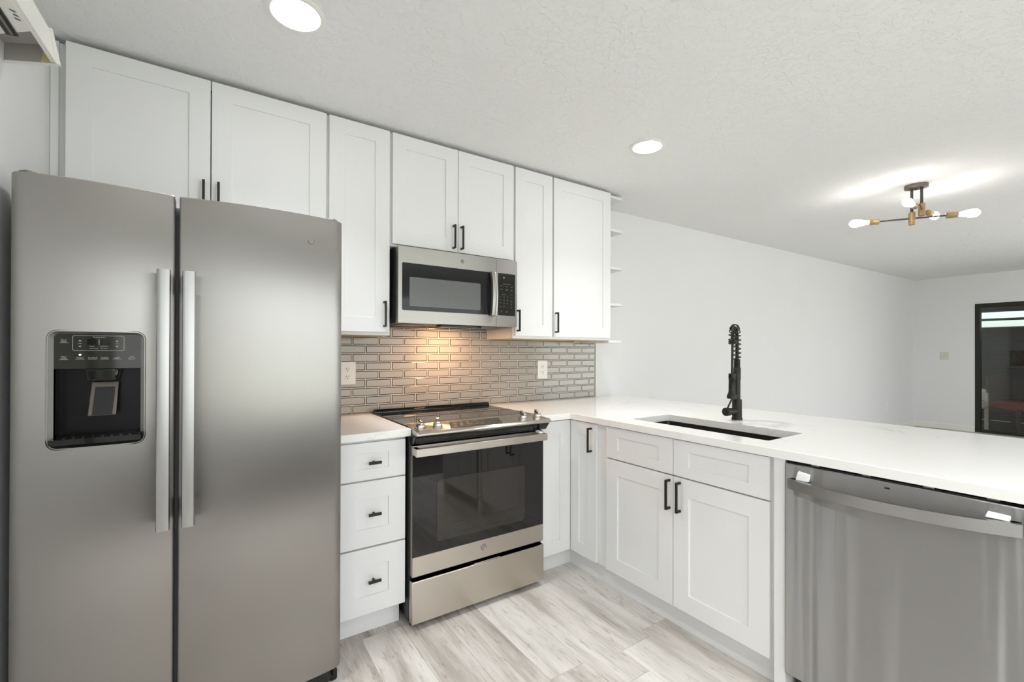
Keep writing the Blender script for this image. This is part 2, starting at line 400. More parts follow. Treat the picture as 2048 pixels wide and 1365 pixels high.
# ------------------------------------------------------------------ the setting
XL, XR, YB, YF, ZC = -1.27, 9.444, 0.0, -4.6, 2.43
def struct(name, mb, m_, parent=None, **k):
    o = mb.build(name, m_, parent, smooth=False, **k)
    if parent is None: o['kind'] = 'structure'
    return o
def zc(x): return ZC + max(0, x-1.6)*.0135
fl = MB().box((XL-.1, YF-.1, -.1), (XR+.1, .1, 0)); struct('floor', fl, 'floor', origin0=True)
cl = MB(); xs_ = [XL-.1, 1.6, XR+.1]
for xa, xb_ in zip(xs_, xs_[1:]):
    cl.hexa([(xa, YF-.1, zc(xa)), (xb_, YF-.1, zc(xb_)), (xb_, .1, zc(xb_)), (xa, .1, zc(xa)), (xa, YF-.1, 2.75), (xb_, YF-.1, 2.75), (xb_, .1, 2.75), (xa, .1, 2.75)])
struct('ceiling', cl, 'ceil', origin0=True)
struct('floor_reflect_patch', MB().box((XL, YF, .0005), (2.9, -3.05, .006)), 'reflectdark')  # unseen dark sheet, added to darken the lower reflection in the refrigerator
struct('wall_back', MB().box((XL-.1, 0, 0), (XR+.1, .1, 2.6)), 'wall')
def wall_with_hole(name, T, u0, u1, v1, w0, w1, holes):
    """holes: (ua, ub, va, vb) sorted by u"""
    mb = MB(); u = u0
    for a, c, d_, e_ in holes:
        mb.box((u, 0, w0), (a, v1, w1), T); u = c
        if d_ > 0: mb.box((a, 0, w0), (c, d_, w1), T)
        mb.box((a, e_, w0), (c, v1, w1), T)
    mb.box((u, 0, w0), (u1, v1, w1), T)
    return struct(name, mb, 'wall')
DY0, DY1, DZ = -.7535, -2.60, 2.06           # sliding door opening in the far wall
wall_with_hole('wall_right', lambda u, v, w_: (w_, -u, v), 0.0, -YF+.1, 2.6, XR, XR+.12, [(-DY0, -DY1, 0, DZ)])
wall_with_hole('wall_front', TB, XL-.1, XR+.1, 2.6, -YF, -YF+.1, [(-1.15, 2.95, .48, 2.12), (4.6, 7.4, .12, 2.15)])
wall_with_hole('wall_left', lambda u, v, w_: (w_, -u, v), 0.0, -YF+.1, 2.5, XL-.1, XL, [(1.98, 2.18, 0, 2.03), (2.35, 3.85, .88, 2.12)])
struct('door_2', MB().box((XL-.09, -2.1795, .001), (XL-.05, -1.9805, 2.029)), 'reflectdark')  # unseen dark slab, added to put a dark streak in the dishwasher reflection
# unseen windows; the living-room one is added for its light
def window(name, u0, u1, v0, v1, w_, TB=TB):
    mb = MB(); f = .05
    mb.box((u0, v0, w_), (u0+f, v1, w_+.06), TB); mb.box((u1-f, v0, w_), (u1, v1, w_+.06), TB)
    mb.box((u0+f, v0, w_), (u1-f, v0+f, w_+.06), TB); mb.box((u0+f, v1-f, w_), (u1-f, v1, w_+.06), TB)
    mb.box(((u0+u1)/2-.025, v0+f, w_), ((u0+u1)/2+.025, v1-f, w_+.06), TB)
    o = struct(name, mb, 'trimw')
    MB().box((u0+f, v0+f, w_+.028), (u1-f, v1-f, w_+.032), TB).build('glass_pane', 'pane', o, smooth=False)
window('window_1', -1.149, 2.949, .481, 2.119, 4.62)
window('window_2', 4.601, 7.399, .121, 2.149, 4.62)  # unseen, put in to light the living room
window('window_3', 2.351, 3.849, .881, 2.119, -1.27, lambda u, v, w_: (w_-.08, -u, v))
# far sliding door
dm = MB(); T = lambda u, v, w_: (w_, -u, v)
a_, c_ = -DY0, -DY1
dm.box((a_, 0, XR-.004), (a_+.06, DZ, XR+.09), T); dm.box((c_-.06, 0, XR-.004), (c_, DZ, XR+.09), T)
dm.box((a_+.06, DZ-.06, XR-.004), (c_-.06, DZ, XR+.09), T); dm.box((a_+.06, 0, XR-.004), (c_-.06, .035, XR+.09), T)
dm.box(((a_+c_)/2-.03, .035, XR+.02), ((a_+c_)/2+.03, DZ-.06, XR+.07), T)
dr = struct('door_1', dm, 'bronze')
MB().box((a_+.06, .035, XR+.045), (c_-.06, DZ-.06, XR+.051), T).build('glass_pane', 'pane', dr, smooth=False)
# baseboards
def baseboard(name, T, u0, u1, w_):
    mb = MB(); mb.prism([(w_, 0), (w_+.014, 0), (w_+.014, .075), (w_+.007, .09), (w_, .092)], u0, u1, lambda a, c, e_: T(e_, c, a))
    struct(name, mb, 'trimw')
baseboard('baseboard_back', TB, 2.03, XR-.016, 0.0002)
baseboard('baseboard_right', lambda u, v, w_: (XR-w_, -u, v), .0002, -DY0-.002, 0.0002)
baseboard('baseboard_right.001', lambda u, v, w_: (XR-w_, -u, v), -DY1+.002, -YF-.002, 0.0002)

# ------------------------------------------------------------------ patio seen through the sliding door
struct('patio_floor', MB().box((XR+.13, -4.2, -.12), (13.0, .9, -.06)), 'concrete')
sc = MB()
zz = 0.0
def gapz(z): return 1.765 < z < 1.885 or 1.952 < z < 2.06
z = -.05
while z < 2.55:
    if not gapz(z+.02): sc.hexa([(12.0, -4.19, z), (12.03, -4.19, z+.004), (12.03, .89, z+.004), (12.0, .89, z), (12.0, -4.19, z+.036), (12.03, -4.19, z+.05), (12.03, .89, z+.05), (12.0, .89, z+.036)])
    z += .0425
for y in (-4.19, -2.6, .83): sc.box((12.03, y, -.06), (12.08, y+.05, 2.6))
tag(sc.build('patio_screen', 'slat', smooth=False), 'dark brown louvred patio screen with two bright gaps, beyond glass door', 'screen')
struct('trim_2', MB().box((XR+.13, -4.2, 2.62), (12.2, .9, 2.68)), 'slat')  # unseen roof, extended to keep sky light off the patio
struct('wall_patio', MB().box((XR+.13, .905, -.06), (12.2, .95, 2.62)), 'slat'); struct('wall_patio.001', MB().box((XR+.13, -4.25, -.06), (12.2, -4.205, 2.62)), 'slat')  # unseen side walls, added to keep the patio dark
def patio_chair(x, y, rot, label, seatm, framem, hb=.92):
    t = thing('patio_chair', label, 'chair', (x, y, -.06), 'patio chairs beyond the glass door')
    cs, sn = math.cos(rot), math.sin(rot)
    T = lambda u, v, h: (x+u*cs-v*sn, y+u*sn+v*cs, h-.06)
    for u in (-.24, .24):
        for v in (-.22, .22): MB().box((u-.02, v-.02, 0), (u+.02, v+.02, (.40 if v < 0 else hb-.06)), T).build('leg', framem, t)
    MB().box((-.27, -.25, .36), (.27, .25, .50), T).build('seat', seatm, t, bevel=.05, segs=4)
    MB().hexa([T(-.25, .20, .50), T(.25, .20, .50), T(.25, .26, .50), T(-.25, .26, .50), T(-.22, .25, hb), T(.22, .25, hb), T(.22, .30, hb), T(-.22, .30, hb)]).build('backrest', framem, t, bevel=.02)
patio_chair(10.25, -.44, R(-100), 'pale canvas patio chair at left edge of the glass door', 'carpet', 'carpet', .70)
patio_chair(10.7, -1.02, R(-30), 'wooden patio chair with red seat cushion, beyond glass door', 'red', 'wood')

# ------------------------------------------------------------------ wall cabinets
WD, WF = .3344, .315       # door face and carcass front, distance from the back wall
ZB, ZT = 1.352, 2.4115
def carcass(t, x0, x1, z0, z1, under=True):
    mb = MB(); mb.box((x0, z0, .0003), (x1, z1, WF-.02), TB)
    mb.build('cabinet_body', 'cab', t, bevel=.001, segs=1)
    f = MB(); ff = .035
    f.box((x0, z0, WF-.02), (x0+ff, z1, WF-.0005), TB); f.box((x1-ff, z0, WF-.02), (x1, z1, WF-.0005), TB)
    f.box((x0+ff, z0, WF-.02), (x1-ff, z0+ff, WF-.0005), TB); f.box((x0+ff, z1-ff, WF-.02), (x1-ff, z1, WF-.0005), TB)
    f.build('face_frame', 'cab', t, bevel=.0008, segs=1)
    if under: MB().box((x0+.002, z0-.003, .001), (x1-.002, z0-.0002, WF-.022), TB).build('underside', 'under', t, smooth=False, label='bare wood underside')
def wall_cabinet(label, x0, x1, z0, doors, under=True, z1=ZT):
    t = thing('wall_cabinet', label, 'cabinet', ((x0+x1)/2, -WF/2, z0), 'white wall cabinets')
    carcass(t, x0, x1, z0, z1, under)
    for a, c, d0, hx in doors:
        d_ = shaker('door', a, c, d0, 2.4086, WD, t)
        hz = d0+.020 if d0 > 1.5 else 1.394
        hz = {1.83: 1.8455}.get(d0, hz)
        bar_pull(hx, hz, hz+.132, WD, d_)
    return t
fc = wall_cabinet('wide two-door white wall cabinet above the refrigerator', -1.2285, -.3145, 1.80, [(-1.2224, -.7812, 1.826, -.8044), (-.7772, -.3206, 1.826, -.7526)], False)
MB().box((-1.2692, 1.80, .02), (-1.2287, ZT, WF-.02), TB).build('filler_strip', 'cab', fc, bevel=.001, segs=1)
MB().box((-1.2692, 1.80, WF-.0199), (-1.246, ZT, WF-.008), TB).build('filler_strip', 'cab', fc, bevel=.001, segs=1)
wall_cabinet('narrow single-door white wall cabinet between refrigerator and microwave', -.3143, -.0047, ZB, [(-.3079, -.0121, 1.3675, -.040)])
wall_cabinet('short two-door white wall cabinet directly above the microwave', -.0045, .7663, 1.8185, [(.003, .3795, 1.83, .3500), (.383, .7595, 1.83, .3996)], False)
wall_cabinet('narrow single-door white wall cabinet right of the microwave', .7665, 1.0708, ZB, [(.7742, 1.0640, 1.3675, .7878)])
wall_cabinet('widest single-door white wall cabinet, beside the open end shelves', 1.0710, 1.6048, ZB, [(1.0775, 1.5975, 1.3675, 1.0914)])
# open end shelves
t = thing('end_shelf', 'white open end shelf unit on right side of the wall cabinets', 'shelf', (1.69, -.15, 1.336))
MB().box((1.605, 1.336, .0005), (1.765, ZT, .012), TB).build('back_panel', 'cab', t, bevel=.001, segs=1)
MB().box((1.605, 1.336, .012), (1.617, ZT, .306), TB).build('side_panel', 'cab', t, bevel=.001, segs=1)
for z in (1.336, 1.607, 1.874, 2.149, 2.3915):
    MB().prism([(1.617, -.012), (1.617, -.306), (1.738, -.306), (1.757, -.296), (1.765, -.276), (1.765, -.012)], z, z+.018).build('shelf_board', 'cab', t, bevel=.0012, segs=1)

# ------------------------------------------------------------------ tiled backsplash
bs = thing('backsplash', 'grey glass subway tile backsplash between counter and wall cabinets', 'backsplash', (.7, -.004, .915))
TX0, TX1, TZ = -.345, 1.762, .9155
g = MB(); g.box((TX0, TZ, .0003), (1.6, 1.3515, .0084), TB); g.box((1.6, TZ, .0003), (TX1, 1.3350, .0084), TB); g.box((-.004, 1.3515, .0003), (.766, 1.42, .0084), TB)
g.build('grout', 'grout', bs, smooth=False)
tl = MB(); rowh, tw, jt = .0488, .1508, .0054
for k in range(11):
    z0 = .9144+k*rowh+jt/2; z1 = z0+rowh-jt
    X0, X1 = (TX0, TX1) if k < 9 else (-.003, .765)
    z0c = max(z0, TZ+.0004); z1c_ = min(z1, 1.350 if k < 9 else 1.418)
    if z1c_-z0c < .006: continue
    off = -.1161 if k % 2 == 0 else -.1161+tw/2
    x = off-tw*3
    while x < X1:
        a, c = max(x+jt/2, X0), min(x+tw-jt/2, X1-.004)
        z1c = min(z1c_, 1.3345) if c > 1.6 else z1c_
        if c-a > .012:
            e_ = .0036; ty, tz = random.uniform(-.0003, .0003), random.uniform(-.0003, .0003)
            O = [(a, z0c), (c, z0c), (c, z1c), (a, z1c)]; I = [(a+e_, z0c+e_), (c-e_, z0c+e_), (c-e_, z1c-e_), (a+e_, z1c-e_)]
            B = [tl.b.verts.new(TB(u, v, .006)) for u, v in O]; S = [tl.b.verts.new(TB(u, v, .0085)) for u, v in O]
            F = [tl.b.verts.new(TB(u, v, .0102+(ty if i in (1, 2) else -ty)+(tz if i > 1 else -tz))) for i, (u, v) in enumerate(I)]
            tl.face(F, 0); tl.face(B[::-1], 1)
            for i in range(4):
                j = (i+1) % 4; tl.face([B[i], B[j], S[j], S[i]], 1); tl.face([S[i], S[j], F[j], F[i]], 1)
        x += tw
tl.build('tiles', ['tile', 'tedge'], bs, smooth=False)
MB().box((TX1, TZ, .0003), (TX1+.005, 1.3350, .0105), TB).build('edge_trim', 'grey', bs, smooth=False, label='thin metal edge strip')

# outlets and switches
def plate(name, label, cat, u, v, w_, T, sw, sh, kind, group=None):
    t = thing(name, label, cat, T(u, v, w_), group)
    pm = 'plastic' if kind != 'ivory' else 'ivory'
    MB().box((u-sw/2, v-sh/2, w_), (u+sw/2, v+sh/2, w_+.006), T).build('wall_plate', pm, t, bevel=.002)
    if kind == 'ivory':
        MB().box((u-.012, v-.033, w_+.0062), (u+.012, v+.033, w_+.009), T).build('rocker', 'ivory', t, bevel=.001); return t
    for dv in (.0215, -.0215):
        rc = MB().prism(rrect(u-.0165, v+dv-.0145, u+.0165, v+dv+.0145, .006), w_+.0062, w_+.0078, T).build('receptacle', 'plastic', t)
        sl = MB()
        sl.box((u-.0078, v+dv-.001, w_+.0079), (u-.0052, v+dv+.009, w_+.0083), T); sl.box((u+.0052, v+dv+.0005, w_+.0079), (u+.0078, v+dv+.008, w_+.0083), T)
        sl.prism(rrect(u-.0028, v+dv-.0105, u+.0028, v+dv-.005, .0025), w_+.0079, w_+.0083, T); sl.build('slot', 'black', rc, smooth=False)
    return t
plate('wall_outlet', 'white duplex outlet on the tile beside the refrigerator', 'outlet', -.1425, 1.146, .0108, TB, .089, .127, 'o', 'outlets on the tile')
plate('wall_outlet', 'white duplex outlet on the tile right of the range', 'outlet', 1.231, 1.139, .0108, TB, .089, .130, 'o', 'outlets on the tile')
plate('wall_outlet', 'small pale outlet low on the long white living room wall', 'outlet', 8.12, .43, .0003, TB, .075, .12, 'o')
plate('light_switch', 'ivory light switch on the far wall beside the glass door', 'switch', .392, 1.222, .0003, lambda u, v, w_: (XR-w_, -u, v), .10, .125, 'ivory')

# ------------------------------------------------------------------ refrigerator
fr = thing('refrigerator', 'stainless steel side-by-side refrigerator with water dispenser', 'refrigerator', (-.80, -.42, 0))
MB().box((-1.228, -.765, .03), (-.366, -.03, 1.742)).build('cabinet_body', 'bodygrey', fr, bevel=.004)
def door_profile(x0, x1, yb, ye, bul, r0, r1, n=70):
    """plan outline; convex front, rounded vertical edges"""
    p = [(x1, yb), (x0, yb)]; f = []
    for i in range(n+1):
        x = x0+(x1-x0)*i/n; s_ = 2*(x-x0)/(x1-x0)-1; f.append((x, ye-bul*(1-s_*s_)))
    def rnd(xe, r, sgn):
        return [(xe+sgn*r*(1-math.cos(R(a))), ye-.0+r*(1-math.sin(R(a)))) for a in range(0, 91, 15)]
    L_ = rnd(x0, r0, 1); Rr = rnd(x1, r1, -1)[::-1]
    mid = [q for q in f if x0+r0*1.05 < q[0] < x1-r1*1.05]
    # blend the corner tops onto the front curve
    def lift(q):
        s_ = 2*(q[0]-x0)/(x1-x0)-1; return (q[0], q[1]-bul*(1-s_*s_))
    return p+[lift(q) for q in L_]+mid+[lift(q) for q in Rr]
ZD0, ZD1 = .075, 1.762
YE = -.832
ld = MB().prism(door_profile(-1.236, -.8718, -.772, YE, .022, .030, .006), ZD0, ZD1).build('freezer_door', 'steelH', fr, bevel=.003, segs=2)
rd = MB().prism(door_profile(-.8600, -.358, -.772, YE, .026, .006, .030), ZD0, ZD1).build('fresh_food_door', 'steelH', fr, bevel=.003, segs=2)
def fy(x):
    s_ = 2*(x+1.236)/(.3642)-1; return -(YE-.022*(1-s_*s_))
# dispenser
DU0, DU1, DV0, DV1 = -1.1575, -.9400, .987, 1.327
cut(ld, MB().prism(rrect(DU0+.004, DV0+.004, DU1-.004, DV1-.004, .02), .74, 1.0, TB))
wd = .8585
bz = MB()
o_ = rrect(DU0, DV0, DU1, DV1, .024); i_ = rrect(DU0+.0135, DV0+.013, DU1-.0135, DV1-.0105, .012)
ringframe(bz, o_, o_, wd-.02, wd-.004, TB)
A_ = [bz.b.verts.new(TB(u, v, fy(u)-.004)) for u, v in o_]; Bv = [bz.b.verts.new(TB(u, v, fy(u)+.0025)) for u, v in o_]
Cv = [bz.b.verts.new(TB(u, v, wd-.022)) for u, v in i_]; Dv = [bz.b.verts.new(TB(u, v, wd-.04)) for u, v in i_]
bz.b.faces.ensure_lookup_table()
for f_ in list(bz.b.faces): bz.b.faces.remove(f_)
for v_ in [v for v in bz.b.verts if not v.link_faces and v not in A_+Bv+Cv+Dv]: bz.b.verts.remove(v_)
k = len(o_)
for P_, Q_ in ((A_, Bv), (Bv, Cv), (Cv, Dv)):
    for i in range(k): bz.face([P_[i], P_[(i+1) % k], Q_[(i+1) % k], Q_[i]])
ds = bz.build('dispenser', 'surround', fr, ang=28, label='ice and water dispenser with bevelled steel surround')
iu0, iu1, iv0, iv1 = DU0+.0135, DU1-.0135, DV0+.013, DV1-.0105
ps = 1.2157                                             # bottom of the control panel
MB().prism([q for q in rrect(iu0, ps-.03, iu1, iv1, .012) if q[1] > ps]+[(iu0, ps), (iu1, ps)], wd-.036, wd-.022, TB).build('control_panel', 'panelgloss', ds, smooth=False, label='glossy dark control panel with white lettering')
rc = MB()
rc.box((iu0, iv0, .7745), (iu1, ps, .7760), TB); rc.box((iu0-.002, iv0, .776), (iu0, ps, wd-.024), TB); rc.box((iu1, iv0, .776), (iu1+.002, ps, wd-.024), TB)
rc.box((iu0, ps, .776), (iu1, ps+.002, wd-.037), TB); rc.box((iu0, iv0-.002, .776), (iu1, iv0, wd-.024), TB)
rc.build('recess', 'recess', ds, smooth=False)
cx_ = -1.042
MB().prism([(cx_-.040, ps), (cx_+.040, ps), (cx_+.033, ps-.036), (cx_-.033, ps-.036)], .785, .838, TB).build('spout_housing', 'gloss', ds, bevel=.006)
pd = MB(); pd.hexa([TB(cx_-.034, 1.075, .812), TB(cx_+.030, 1.075, .812), TB(cx_+.030, 1.075, .822), TB(cx_-.034, 1.075, .822), TB(cx_-.028, 1.176, .792), TB(cx_+.034, 1.176, .792), TB(cx_+.034, 1.176, .802), TB(cx_-.028, 1.176, .802)])
pd = pd.build('paddle', 'paddle', ds, bevel=.003)
MB().hexa([TB(cx_-.024, 1.077, .8215), TB(cx_+.021, 1.077, .8215), TB(cx_+.021, 1.077, .8235), TB(cx_-.024, 1.077, .8235), TB(cx_-.019, 1.160, .8055), TB(cx_+.026, 1.160, .8055), TB(cx_+.026, 1.160, .8075), TB(cx_-.019, 1.160, .8075)]).build('paddle_pad', 'black', ds)
tr = MB(); tr.prism(rrect(iu0-.006, iv0+.001, iu1+.004, iv0+.017, .006), .778, wd+.004, TB)
for i in range(9):
    u = iu0+.012+i*.0205; tr.hexa([TB(u, iv0+.017, .785), TB(u+.006, iv0+.017, .785), TB(u+.016, iv0+.017, wd-.002), TB(u+.010, iv0+.017, wd-.002), TB(u, iv0+.021, .785), TB(u+.006, iv0+.021, .785), TB(u+.016, iv0+.021, wd-.002), TB(u+.010, iv0+.021, wd-.002)])
tr.build('drip_tray', 'gloss', ds)
lt = MB(); W_ = wd-.0215
def line(u0, u1, v, th=.0007): lt.box((u0, v-th/2, W_-.0002), (u1, v+th/2, W_), TB)
ob = rrect(-1.1055, 1.2683, -.992, 1.3125, .005); ib = rrect(-1.1047, 1.2691, -.9928, 1.3117, .0045)
ringframe(lt, ob, ib, W_-.0002, W_, TB)
for txt, s_, u, v in [('Door', .0052, -1.1235, 1.2985), ('Alarm', .0052, -1.1235, 1.2938), ('Temperature', .0052, -1.0485, 1.3080), ('Freezer', .0036, -1.064, 1.2812), ('Refrigerator', .0036, -1.037, 1.2812), ('Actual Temp', .0036, -1.060, 1.2748), ('Set Temp', .0036, -1.0375, 1.2748),
        ('Filter', .0055, -1.1233, 1.2505), ('Status', .0055, -1.1233, 1.2455), ('Water', .0058, -1.0893, 1.2475), ('Crushed', .0058, -1.0629, 1.2475), ('Cubed', .0058, -1.0359, 1.2475), ('Light', .0058, -1.0083, 1.2475), ('Lock', .0048, -.9742, 1.2505), ('Controls', .0048, -.9742, 1.2462), ('Hold 3 Sec', .0034, -.9742, 1.2422)]:
    letter(lt, txt, s_, u, v, W_)
for a, c, v in [(-1.133, -1.113, 1.2905), (-1.133, -1.113, 1.2422), (-1.099, -1.0795, 1.2435), (-1.0725, -1.0530, 1.2435), (-1.0455, -1.0265, 1.2435), (-1.0180, -.9985, 1.2435), (-1.0932, -1.0862, 1.2890), (-1.0120, -1.0050, 1.2890)]: line(a, c, v)
for u in (-1.0897, -1.0085):
    lt.prism([(u-.0035, 1.2955), (u+.0035, 1.2955), (u, 1.2990)], W_-.0002, W_, TB); lt.prism([(u-.0035, 1.2820), (u, 1.2785), (u+.0035, 1.2820)], W_-.0002, W_, TB)
lt.box((-1.0492, 1.2857, W_-.0001), (-1.0479, 1.3010, W_+.0001), TB)
lt.build('control_lettering', 'text', ds, smooth=False, fix=False)
MB().box((-1.0749, 1.2845, W_-.0004), (-1.0495, 1.3022, W_-.0001), TB).box((-1.0478, 1.2845, W_-.0004), (-1.024, 1.3022, W_-.0001), TB).build('display_window', 'gloss', ds, smooth=False)
MB().lathe([(.0022, -.0002), (.0022, .0004), (0, .0006)], TB(-1.0894, 1.2565, W_), (0, -1, 0), 14).build('indicator_light', 'led', ds)
# handles
def fridge_handle(x0, x1, parent, wf):
    mb = MB(); z0, z1 = .7245, 1.5155; pr = []
    n = 24
    P0 = []
    for i in range(n+1):
        q = i/n; z = z0+(z1-z0)*q; bow = .006*(1-(2*q-1)**2); P0.append((z, bow))
    va = []
    for z, bow in P0:
        wv = .905+bow
        va.append([mb.b.verts.new(TB(u, z, ww)) for u, ww in ((x0, wv-.012), (x0+.003, wv-.001), ((x0+x1)/2, wv+.0015), (x1-.003, wv-.001), (x1, wv-.012))])
    for A, B in zip(va, va[1:]):
        for j in range(4): mb.face([A[j], A[j+1], B[j+1], B[j]])
        mb.face([A[4], A[0], B[0], B[4]])
    mb.face(va[0][::-1]); mb.face(va[-1])
    for z in (z0+.035, z1-.035): mb.box(((x0+x1)/2-.010, z-.03, wf), ((x0+x1)/2+.010, z+.03, .897), TB)
    return mb.build('door_handle', 'bar', parent, ang=28, label='flat stainless bar handle')
fridge_handle(-.9118, -.8768, ld, .8335); fridge_handle(-.8495, -.8149, rd, .8335)
for x in (-1.205, -.392):
    MB().prism([(x-.022, -.70), (x+.030, -.70), (x+.022, -.80), (x, -.818), (x-.020, -.80)] if x < -.8 else [(x-.030, -.70), (x+.022, -.70), (x+.020, -.80), (x, -.818), (x-.022, -.80)], 1.762, 1.775).build('hinge_cover', 'grey', fr, bevel=.004)
badge(-.474, 1.668, .852, .0105, rd)
gr = MB(); gr.prism([(-1.215, .762), (-1.215, .80), (-1.19, .826), (-.408, .826), (-.384, .80), (-.384, .762)], .022, .068, lambda u, v, h: (u, -v, h))
for i in range(24): gr.box((-1.18+i*.032, .824, .032), (-1.164+i*.032, .8275, .058), lambda u, v, h: (u, -v, h))
gr.build('toe_grille', 'black', fr, bevel=.002, segs=1)
for x in (-1.21, -.378):
    MB().cyl((x, -.775, .0), (x, -.775, .03), .016).cyl((x, -.80, .03), (x, -.80, .074), .008).build('levelling_foot', 'stainless_foot', fr)

# ------------------------------------------------------------------ base cabinets left of the range
BD, BF = .627, .607
t = thing('drawer_cabinet', 'white three-drawer base cabinet between refrigerator and range', 'cabinet', (-.18, -.3, 0))
MB().box((-.335, .113, .004), (-.0265, .8795, BF-.0005), TB).build('cabinet_body', 'cab', t, bevel=.001, segs=1)
MB().box((-.335, 0, .02), (-.0347, .1128, .5539), TB).build('toe_kick', 'cab', t, bevel=.001, segs=1)
for z0, z1, kz in ((.7055, .868, .7805), (.4125, .698, .5545), (.1188, .405, .262)):
    d_ = shaker('drawer', -.3305, -.0325, z0, z1, BD, t, stile=.0775, rail=.0775 if z1-z0 > .2 else .0465)
    t_knob(-.1765, kz, BD-.0065, d_)
tag(MB().box((-.338, .8803, .0005), (-.0112, .914, .6442), TB).build('countertop', 'quartz', bevel=.0025), 'short white quartz countertop left of the range', 'countertop', 'quartz countertops')

# ------------------------------------------------------------------ corner and sink cabinets
XP, XPF = .966, .986
t = thing('corner_cabinet', 'white corner base cabinet with L-shaped folding door', 'cabinet', (1.3, -.3, 0))
bd = MB(); bd.prism([(.748, .004), (1.60, .004), (1.60, .8435), (XPF+.0005, .8435), (XPF+.0005, BF-.0005), (.748, BF-.0005)], .113, .8795, lambda u, v, h: (u, -v, h)); bd.build('cabinet_body', 'cab', t, bevel=.001, segs=1)
tk = MB(); tk.prism([(.75, .02), (1.58, .02), (1.58, .8433), (1.0275, .8433), (1.0275, .5539), (.75, .5539)], 0, .1128, lambda u, v, h: (u, -v, h)); tk.build('toe_kick', 'cab', t, bevel=.001, segs=1)
shaker('door', .749, .9645, .1195, .8738, BD, t, stile=.076)
d_ = shaker('door', .6275, .8365, .1195, .8738, -XP, t, T=TP, stile=.0700)
bar_pull(.8008, .7176, .8515, -XP, d_, TP)
t = thing('sink_cabinet', 'white two-door sink base cabinet with two false drawer fronts', 'cabinet', (1.3, -1.3, 0))
sb = MB(); z0, z1 = .113, .8795
sb.box((.8437, z0, -1.60), (.862, z1, -1.0042), TP).box((1.749, z0, -1.60), (1.767, z1, -1.0042), TP).box((.862, z0, -1.60), (1.749, .131, -1.0042), TP).box((.862, .131, -1.60), (1.749, z1, -1.585), TP)
sb.build('cabinet_body', 'cab', t, bevel=.001, segs=1)
sf = MB()
for u_0, u_1, v_0, v_1 in ((.8437, .925, z0, z1), (1.725, 1.767, z0, z1), (.925, 1.725, z0, .15), (.925, 1.725, .69, .73), (.925, 1.725, .85, z1)): sf.box((u_0, v_0, -1.004), (u_1, v_1, -XPF-.0003), TP)
sf.build('face_frame', 'cab', t, smooth=False)
MB().box((.8437, 0, -1.58), (1.7655, .1128, -1.0275), TP).build('toe_kick', 'cab', t, bevel=.001, segs=1)
for a, c, hx in ((.9118, 1.3248, 1.309), (1.3282, 1.7495, 1.3643)):
    shaker('false_drawer_front', a, c, .7125, .8745, -XP, t, T=TP, stile=.0785, rail=.0475)
    d_ = shaker('door', a, c, .1195, .7060, -XP, t, T=TP, stile=.0785)
    bar_pull(hx, .5545, .6895, -XP, d_, TP)
MB().box((1.7675, 0, -1.60), (1.8075, .8795, -.963), TP).build('filler_panel', 'cab', t, bevel=.0012)
t = thing('peninsula_panel', 'white back and end panelling of the peninsula', 'panel', (1.6, -1.7, 0))
MB().box((2.4155, 0, -1.60), (2.45, .8795, -.963), TP).build('end_panel', 'cab', t, bevel=.0012)
MB().box((.845, 0, -1.625), (2.45, .8795, -1.602), TP).build('back_panel', 'cab', t, bevel=.001)

# countertop with sink cut-out
ct = MB().prism([(.7415, .0005), (2.0254, .0005), (2.0254, 2.47), (.95, 2.47), (.95, .6442), (.7415, .6442)], .8803, .914, lambda u, v, h: (u, -v, h)).build('countertop', 'quartz', bevel=.0025)
tag(ct, 'long L-shaped white quartz peninsula countertop with sink cut-out', 'countertop', 'quartz countertops')
SX0, SX1, SY0, SY1 = 1.083, 1.384, -.985, -1.688
cut(ct, MB().prism(rrect(SX0, -SY0, SX1, -SY1, .012), .80, 1.0, lambda u, v, h: (u, -v, h)))
# undermount sink
sk = MB(); T = lambda u, v, h: (u, -v, h)
oz = [rrect(SX0-.004, -SY0-.004, SX1+.004, -SY1+.004, .02), rrect(SX0-.002, -SY0-.002, SX1+.002, -SY1+.002, .02), rrect(SX0+.01, -SY0+.01, SX1-.01, -SY1+.01, .03)]
lv = [(rrect(SX0-.02, -SY0-.02, SX1+.02, -SY1+.02, .03), .8798), (oz[1], .8798), (oz[2], .70), (rrect(SX0+.04, -SY0+.04, SX1-.04, -SY1+.04, .03), .685)]
rg = [[sk.b.verts.new(T(u, v, z)) for u, v in P] for P, z in lv]
k = len(rg[0])
for A, B in zip(rg, rg[1:]):
    for i in range(k): sk.face([A[i], A[(i+1) % k], B[(i+1) % k], B[i]])
sk.face(rg[-1])
lo = [[sk.b.verts.new(T(u, v, z)) for u, v in P] for P, z in ((lv[0][0], .872), (rrect(SX0-.006, -SY0-.006, SX1+.006, -SY1+.006, .03), .868), (rrect(SX0, -SY0, SX1, -SY1, .03), .678))]
for A, B in zip([rg[0]]+lo, lo):
    for i in range(k): sk.face([A[(i+1) % k], A[i], B[i], B[(i+1) % k]])
sk.face(lo[-1][::-1])
t = thing('sink', 'black undermount kitchen sink below the peninsula countertop', 'sink', (1.233, -1.336, .68))
sk.build('basin', 'sink', t, fix=True)
MB().lathe([(.04, .0), (.04, .003), (.03, .002), (0, .002)], (1.233, -1.336, .6852), (0, 0, 1), 24).build('drain', 'blackmetal', t)

